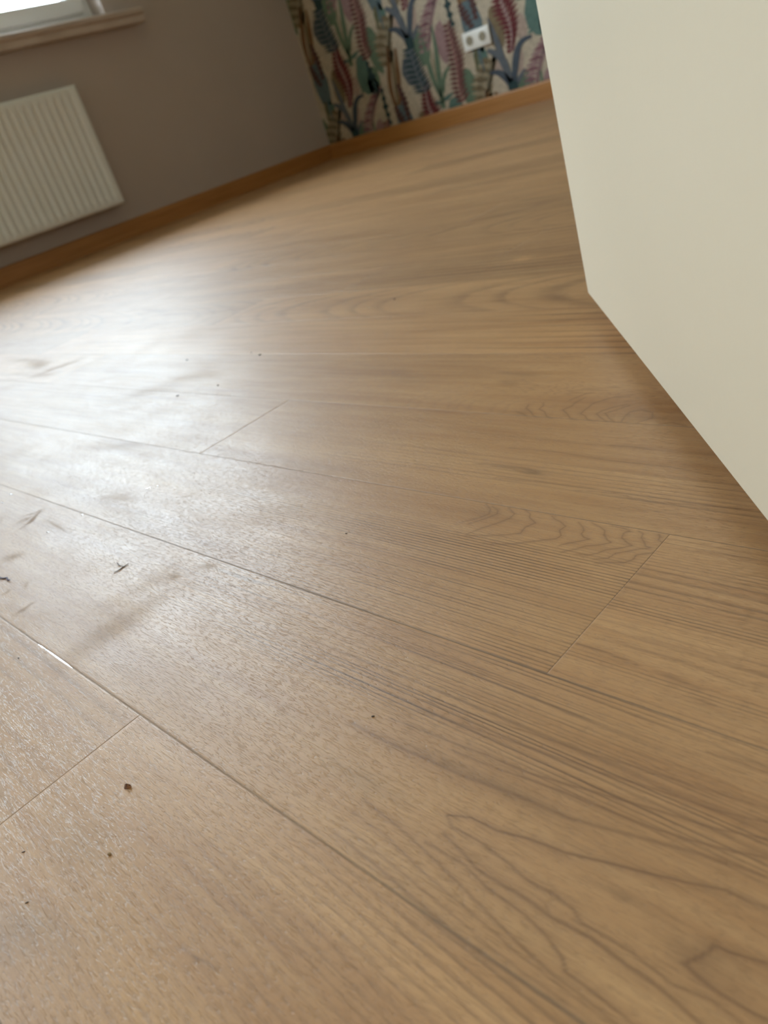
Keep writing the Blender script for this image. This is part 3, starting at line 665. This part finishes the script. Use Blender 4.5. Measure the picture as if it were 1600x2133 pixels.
def make_window(name, WY0, WY1):
    win = empty(name, (XL - 0.14, (WY0 + WY1) / 2, WZ0)); struct(win)
    bpy.context.view_layer.update()
    wf = ring(MB(), XL - 0.17, XL - 0.10, WY0 + .001, WY1 - .001, WZ0 + .001, WZ1 - .001, 0.062).build('window_frame', M['pvc'], smooth=True); local(wf, win)
    mid = (WY0 + WY1) / 2
    for a, c in ((WY0 + 0.046, mid - 0.002), (mid + 0.002, WY1 - 0.046)):
        s = ring(MB(), XL - 0.155, XL - 0.078, a, c, WZ0 + 0.046, WZ1 - 0.046, 0.066, 0.010).build('sash', M['pvc'], smooth=True); local(s, win)
        bpy.context.view_layer.update()
        gk = ring(MB(), XL - 0.125, XL - 0.110, a + .062, c - .062, WZ0 + .108, WZ1 - .108, .006, 0).build('glass_seal', M['gasket']); local(gk, s)
        gl = link_mesh('glass_pane', [(XL - 0.118, a + .06, WZ0 + .10), (XL - 0.118, c - .06, WZ0 + .10), (XL - 0.118, c - .06, WZ1 - .10), (XL - 0.118, a + .06, WZ1 - .10)], [(0, 1, 2, 3)], M['glass']); local(gl, s)
    hd = MB().box(XL - .078, mid + .030, 1.55, XL - .070, mid + .055, 1.62, .002).box(XL - .070, mid + .036, 1.575, XL - .035, mid + .049, 1.588, .003).box(XL - .045, mid + .036, 1.47, XL - .033, mid + .049, 1.588, .004).build('window_handle', M['pvc']); local(hd, win)
    sill = MB()
    zt = 0.905
    sill.prism([(XL + .0005, zt - .058), (XL + 0.066, zt - .058), (XL + .070, zt - .054), (XL + .070, zt - .030), (XL + 0.076, zt - .026), (XL + .080, zt - .020), (XL + .080, zt - .005), (XL + .075, zt), (XL + .0005, zt)], 'y', WY0 - 0.16, WY1 + 0.150)
    sill.prism([(XL - 0.0995, zt - .0005), (XL - 0.0995, zt + .004), (XL + 0.001, zt + .004), (XL + 0.001, zt - .0005)], 'y', WY0 + .001, WY1 - .001)
    sl = sill.build('window_sill', M['sill']); local(sl, win)

make_window('window_1', WY0, WY1)
make_window('added_window', VY0, VY1)  # added out of view as extra daylight on door and near planks

# ------------------------------------------------------------------ radiator
RX, RY0, RY1, RZ0, RZ1 = -3.690, 0.86, 1.946, 0.155, 0.668
rad = empty('radiator', (RX - 0.045, (RY0 + RY1) / 2, RZ0)); bpy.context.view_layer.update()
tag(rad, 'white ribbed panel radiator on the taupe wall under the window sill', 'radiator')
# pressed front panel: height field of rounded vertical channels
NR = 28; pitch = (RY1 - RY0 - 0.056) / NR
ys = [RY0, RY0 + 0.006, RY0 + 0.012]; off = [-.010, -.002, 0]
zs_edge = [(RZ0, -.010), (RZ0 + .003, -.003), (RZ0 + .010, 0), (RZ0 + .034, 0), (RZ0 + .046, 1), (RZ1 - .050, 1), (RZ1 - .036, 0), (RZ1 - .012, 0), (RZ1 - .004, -.003), (RZ1, -.010)]
yy = [(RY0, -.010, 0), (RY0 + .003, -.003, 0), (RY0 + .010, 0, 0)]
for k in range(NR):
    c = RY0 + .028 + pitch * (k + .5)
    for f, d in ((-.40, 0), (-.27, -.25), (-.17, -.85), (-.10, -1), (.10, -1), (.17, -.85), (.27, -.25), (.40, 0)): yy.append((c + f * pitch * .92, 0, d))
yy += [(RY1 - .010, 0, 0), (RY1 - .003, -.003, 0), (RY1, -.010, 0)]
vs = []; 
for z, e in zs_edge:
    for y, ey, d in yy:
        ee = e if e <= 0 else 0
        vs.append((RX + min(ee, ey) + (d * 0.011 if e == 1 else 0), y, z))
ny = len(yy); fs = [(i * ny + j, i * ny + j + 1, (i + 1) * ny + j + 1, (i + 1) * ny + j) for i in range(len(zs_edge) - 1) for j in range(ny - 1)]
fp = link_mesh('front_panel', vs, fs, M['white_enamel'], smooth=True); local(fp, rad)
bk = MB().box(RX - .080, RY0 + .01, RZ0 + .012, RX - .068, RY1 - .01, RZ1 - .012, .003).build('back_panel', M['white_enamel']); local(bk, rad)
for y in (RY0, RY1 - .0015):
    sp = MB().box(RX - .078, y, RZ0 + .003, RX - .009, y + .0015, RZ1 - .001).build('side_panel', M['white_enamel']); local(sp, rad)
tg = MB(); tg.box(RX - .078, RY0 + .002, RZ1 - .003, RX - .068, RY1 - .002, RZ1 + .001); tg.box(RX - .018, RY0 + .002, RZ1 - .003, RX - .009, RY1 - .002, RZ1 + .001)
k = RY0 + .01
while k < RY1 - .02: tg.box(RX - .069, k, RZ1 - .002, RX - .017, k + .009, RZ1); k += .016
tg = tg.build('top_grille', M['white_enamel']); local(tg, rad)
cv = MB(); k = RY0 + .02
while k < RY1 - .03: cv.box(RX - .066, k, RZ0 + .03, RX - .012, k + .002, RZ1 - .03); k += .02
cv = cv.build('fin', M['grille_dark']); local(cv, rad); cv['kind'] = 'stuff'
for y in (RY0 + .15, RY1 - .15):
    br = MB().box(XL + .0005, y, RZ0 + .02, RX - .0795, y + .03, RZ1 - .04, .001).build('wall_bracket', M['white_enamel']); local(br, rad)

# ------------------------------------------------------------------ double wall socket
SX0, SX1, SZ0, SZ1 = -2.668, -2.512, 0.288, 0.364
sk = empty('wall_socket', ((SX0 + SX1) / 2, YB, (SZ0 + SZ1) / 2)); bpy.context.view_layer.update()
tag(sk, 'white double power socket on the leaf patterned wallpaper', 'socket')
pl_ = MB().box(SX0, YB - .012, SZ0, SX1, YB - .003, SZ1, .003, 3).build('frame_plate', M['socket'], smooth=True); local(pl_, sk)
for cx_ in (SX0 + .040, SX1 - .040):
    cz = (SZ0 + SZ1) / 2
    n = 32; vs = []; fs = []
    prof = [(.029, -.0125), (.0275, -.0145), (.0215, -.0145), (.0200, -.0125), (.0195, -.0122)]
    for r_, dy in prof:
        for i in range(n):
            a = 2 * math.pi * i / n; vs.append((cx_ + r_ * math.cos(a), YB + dy, cz + r_ * math.sin(a)))
    for q in range(len(prof) - 1):
        for i in range(n): fs.append((q * n + i, q * n + (i + 1) % n, (q + 1) * n + (i + 1) % n, (q + 1) * n + i))
    rg = link_mesh('outlet_ring', vs, fs, M['socket'], smooth=True); local(rg, sk)
    bpy.context.view_layer.update()
    wl = MB().cyl((cx_, YB - .0127, cz), 'y', .0198, .0198, .0012, 32).build('outlet_well', M['socket_dark']); local(wl, rg)
    pn = MB().cyl((cx_ - .0095, YB - .0135, cz), 'y', .0024, .0024, .0012, 12).cyl((cx_ + .0095, YB - .0135, cz), 'y', .0024, .0024, .0012, 12).build('contact_hole', M['gasket']); local(pn, rg)
    for s_ in (-1, 1):
        ec = MB().box(cx_ - .003, YB - .0150, cz + s_ * .0175 - .0015, cx_ + .003, YB - .0130, cz + s_ * .0175 + .0015).build('earth_clip', M['brass']); local(ec, rg)

# ------------------------------------------------------------------ cream door, ajar
GAP = 0.020
P0 = Vector((-0.425, 0.634, 0)); D = (Vector((-0.134, 0.306, 0)) - P0).normalized(); N = Vector((-D.y, D.x, 0))
if N.dot(Vector((0, 0, 0)) - P0) > 0: N = -N            # N points away from the camera, into the thickness
DW = (0.113 - P0.x) / D.x
hinge = P0 + D * DW
door = empty('door_1', hinge + N * 0.02); door.rotation_euler = (0, 0, math.atan2(-D.y, -D.x)); bpy.context.view_layer.update()
struct(door)
def dl(b, name, m_, par=None, smooth=True):               # door-local mesh: +x runs to the free edge
    o = b.build(name, m_, smooth=smooth); o.parent = par or door; return o
sgn = 1 if (Matrix.Rotation(-door.rotation_euler.z, 3, 'Z') @ N).y > 0 else -1
leaf = dl(MB().box(0, -0.02, GAP, DW, 0.02, 2.03, 0.0022, 3), 'door_leaf', M['door'])
for sd in (-1, 1):
    h1 = MB().cyl((DW - .06, sd * .024, 1.04), 'y', .026, .026, .008, 24).cyl((DW - .06, sd * .045, 1.04), 'y', .009, .009, .05, 16).box(DW - .175, sd * .065 - .008, 1.031, DW - .052, sd * .065 + .008, 1.049, .005)
    dl(h1, 'door_handle', M['steel'])
for z in (.22, 1.05, 1.82): dl(MB().cyl((-.006, -sgn * .018, z), 'z', .007, .007, .09, 12), 'hinge', M['steel'])
tr = MB()
for y0_, y1_ in ((-0.02, 0.045), (0.90, 0.965)): tr.box(XR - .014, y0_, 0, XR - .0003, y1_, 2.115, .003)
tr.box(XR - .014, 0.044, 2.05, XR - .0003, 0.901, 2.115, .003)
struct(tr.build('trim_1', M['door']))

# ------------------------------------------------------------------ small debris lying on the floor
def debris_mat(name, c1, c2, rough=0.6):
    mt = mat(name, c1, rough); g = G(mt); tc = g.n('ShaderNodeTexCoord').outputs['Object']
    g.put(g.b.inputs['Base Color'], g.mix(g.rng(g.noise(tc, 900.0, 2), .35, .65), c1, c2)); return mt
M['brown_bit'] = debris_mat('brown_bark', (.10, .035, .015), (.30, .14, .06))
M['dark_bit'] = debris_mat('dark_grit', (.05, .035, .03), (.12, .09, .07))
M['ochre_bit'] = debris_mat('ochre_grit', (.22, .12, .03), (.32, .2, .07))
M['white_bit'] = debris_mat('white_plaster_glint', (.86, .86, .85), (.95, .95, .95), .22)
M['white_bit'].node_tree.nodes['Principled BSDF'].inputs['Metallic'].default_value = 0.75
M['purple_bit'] = debris_mat('purple_thread', (.06, .04, .09), (.12, .08, .14))
def chip(name, x, y, l, w, h, rot, mkey, seed, label, group=None, cat='crumb', mesh_src=None):
    q = np.random.RandomState(seed); b = bmesh.new()
    bmesh.ops.create_icosphere(b, subdivisions=2, radius=0.5)
    for v in b.verts:
        k = 1 + 0.35 * (q.rand() - .5)
        v.co = Vector((v.co.x * l * k, v.co.y * w * k, (max(v.co.z, -.35) + .35) * h * k))
    zmin = min(v.co.z for v in b.verts)
    for v in b.verts: v.co.z -= zmin
    me = bpy.data.meshes.new(name); b.to_mesh(me); b.free(); me.materials.append(M[mkey])
    o = bpy.data.objects.new(name, me); COL.objects.link(o); o.location = (x, y, 0.00002); o.rotation_euler = (0, 0, rot)
    return tag(o, label, cat, group)
mm = .001
# folded splinter of bark
def splinter():
    l, w = .0042, .0024
    vs = [(-l/2, -w/2, 0), (0, -w*.62, .0004), (l*.5, -w*.2, .0002), (l*.42, w*.3, .0011), (0, w*.15, .0021), (-l*.4, w*.2, .0015), (-.1*l, w*.6, .0003), (l*.3, w*.55, .0),
          (-l*.45, -w*.1, .0009), (.1*l, -w*.2, .0014)]
    b = bmesh.new(); V3 = [b.verts.new(v) for v in vs]
    for v in vs: b.verts.new((v[0] * .9, v[1] * .9, max(0, v[2] - .0004)))
    r = bmesh.ops.convex_hull(b, input=b.verts)
    bmesh.ops.delete(b, geom=list(set(r['geom_interior'])), context='VERTS')
    me = bpy.data.meshes.new('wood_splinter'); b.to_mesh(me); b.free(); me.materials.append(M['brown_bit'])
    o = bpy.data.objects.new('wood_splinter', me); COL.objects.link(o); o.location = (-.320, .0515, .00002); o.rotation_euler = (0, 0, .55); o.scale = (.80, .75, 1.1)
    return tag(o, 'dark brown folded wood splinter, the biggest crumb on the nearest plank', 'splinter')
splinter()
chip('floor_crumb', -.292, .0272, 2.0*mm, 1.5*mm, 1.0*mm, .4, 'ochre_bit', 2, 'small round ochre crumb on the nearest plank, just below the brown splinter')
chip('floor_crumb', -.333, .0040, 1.9*mm, .6*mm, .4*mm, .9, 'dark_bit', 3, 'thin dark sliver near the left picture edge, the upper of two')
chip('floor_crumb', -.304, -.0060, 1.7*mm, .6*mm, .4*mm, 1.0, 'dark_bit', 4, 'thin dark sliver beside the reddish stain at lower left')
chip('floor_crumb', -.380, .253, 2.0*mm, .9*mm, .5*mm, .1, 'dark_bit', 5, 'single dark crumb in mid floor, between the glare and the zigzag grain')
chip('floor_crumb', -.2420, .1400, 1.6*mm, .9*mm, .6*mm, .5, 'dark_bit', 6, 'tiny black fleck on the wide middle plank above the mauve grain smudge')
chip('floor_crumb', -.849, .537, 3.6*mm, 3.0*mm, 1.6*mm, .4, 'dark_bit', 7, 'larger of two dark crumbs side by side on a far plank seam')
chip('floor_crumb', -.878, .545, 2.6*mm, 2.2*mm, 1.0*mm, .4, 'dark_bit', 8, 'smaller of two dark crumbs side by side on a far plank seam')
chip('floor_crumb', -.864, .417, 3.4*mm, 2.2*mm, 1.2*mm, .8, 'dark_bit', 9, 'grey brown crumb in the bright window glare, left of the long cross joint')
chip('floor_crumb', -.820, .449, 2.6*mm, 2.0*mm, 1.0*mm, .2, 'dark_bit', 10, 'dark crumb in the window glare, halfway between the seam pair and the cross joint')
chip('floor_crumb', -1.004, .520, 3.8*mm, 3.0*mm, 1.2*mm, .2, 'dark_bit', 11, 'pale brown crumb at the centre of the window glare, farthest back there')
chip('floor_crumb', -.775, .719, 3.0*mm, 2.4*mm, 1.2*mm, .2, 'dark_bit', 12, 'blurred dark crumb far off on the floor, right of the glare')
chip('floor_crumb', -.501, .067, 1.6*mm, .8*mm, .5*mm, .2, 'dark_bit', 13, 'dark speck at the left picture edge just under the glinting seam')
chip('plaster_glint_fleck', -.6435, .2480, 5.2*mm, 1.6*mm, .35*mm, 1.15, 'white_bit', 14, 'bright white elongated plaster fleck, the largest white one, below the cross joint', cat='fleck')
chip('plaster_glint_fleck', -.636, .2535, 1.8*mm, 1.2*mm, .35*mm, .5, 'white_bit', 15, 'small white plaster bit touching the upper tip of the largest white fleck', cat='fleck')
chip('plaster_glint_fleck', -.679, .1635, 2.2*mm, 1.2*mm, .35*mm, .8, 'white_bit', 16, 'white plaster fleck right of the grey scribbled scuff', cat='fleck')
chip('plaster_glint_fleck', -.672, .1945, 1.8*mm, 1.1*mm, .35*mm, .8, 'white_bit', 17, 'white plaster fleck just below the long seam, above the scribbled scuff', cat='fleck')
chip('plaster_glint_fleck', -.837, .1890, 2.2*mm, 1.4*mm, .35*mm, .4, 'white_bit', 18, 'white fleck near the left picture edge, the upper of two there', cat='fleck')
chip('plaster_glint_fleck', -.824, .1750, 2.2*mm, 1.4*mm, .35*mm, .1, 'white_bit', 19, 'white fleck at the left picture edge, the lower of two there', cat='fleck')
chip('plaster_glint_fleck', -.474, .0812, .056, .9*mm, .25*mm, 0.0, 'white_bit', 20, 'long thin white sliver added for the glint in the plank seam at the left picture edge', cat='fleck')  # white sliver stands in for light glinting off the seam
def hair(name, pts, r, mkey, label, cat):
    vs, fs = [], []
    for pl_ in pts:
        n = len(pl_); base = len(vs)
        for i, (x, y) in enumerate(pl_):
            p, q = pl_[max(i - 1, 0)], pl_[min(i + 1, n - 1)]
            t = Vector((q[0] - p[0], q[1] - p[1], 0)).normalized(); sd = Vector((-t.y, t.x, 0))
            rr = r * (0.45 if i in (0, n - 1) else 1.0)
            for k in range(6):
                a = k * math.pi / 3; d = sd * math.cos(a) * rr
                vs.append((x * mm + d.x, y * mm + d.y, r * (1.02 + .5 * (i % 2)) + math.sin(a) * rr))
        for i in range(n - 1):
            for k in range(6): fs.append((base + i * 6 + k, base + i * 6 + (k + 1) % 6, base + (i + 1) * 6 + (k + 1) % 6, base + (i + 1) * 6 + k))
        fs.append(tuple(range(base, base + 6))); fs.append(tuple(range(base + n * 6 - 6, base + n * 6))[::-1])
    return tag(link_mesh(name, vs, fs, M[mkey], smooth=True), label, cat)
hair('dry_twig', [[(-530.5, 153.2), (-528.9, 157.0), (-529.8, 161.0), (-529.4, 165.4)], [(-543.1, 162.7), (-537, 161.0), (-530.3, 161.4)]], .00035, 'dark_bit', 'tiny forked dry twig lying on the plank below the glare', 'twig')
hair('purple_thread', [[(-645.2, 107.0), (-641, 106.0), (-637, 107.3), (-633.5, 109.2), (-629, 107.8), (-625.7, 108.7)]], .0006, 'purple_bit', 'short dark purple thread at the left picture edge', 'thread')
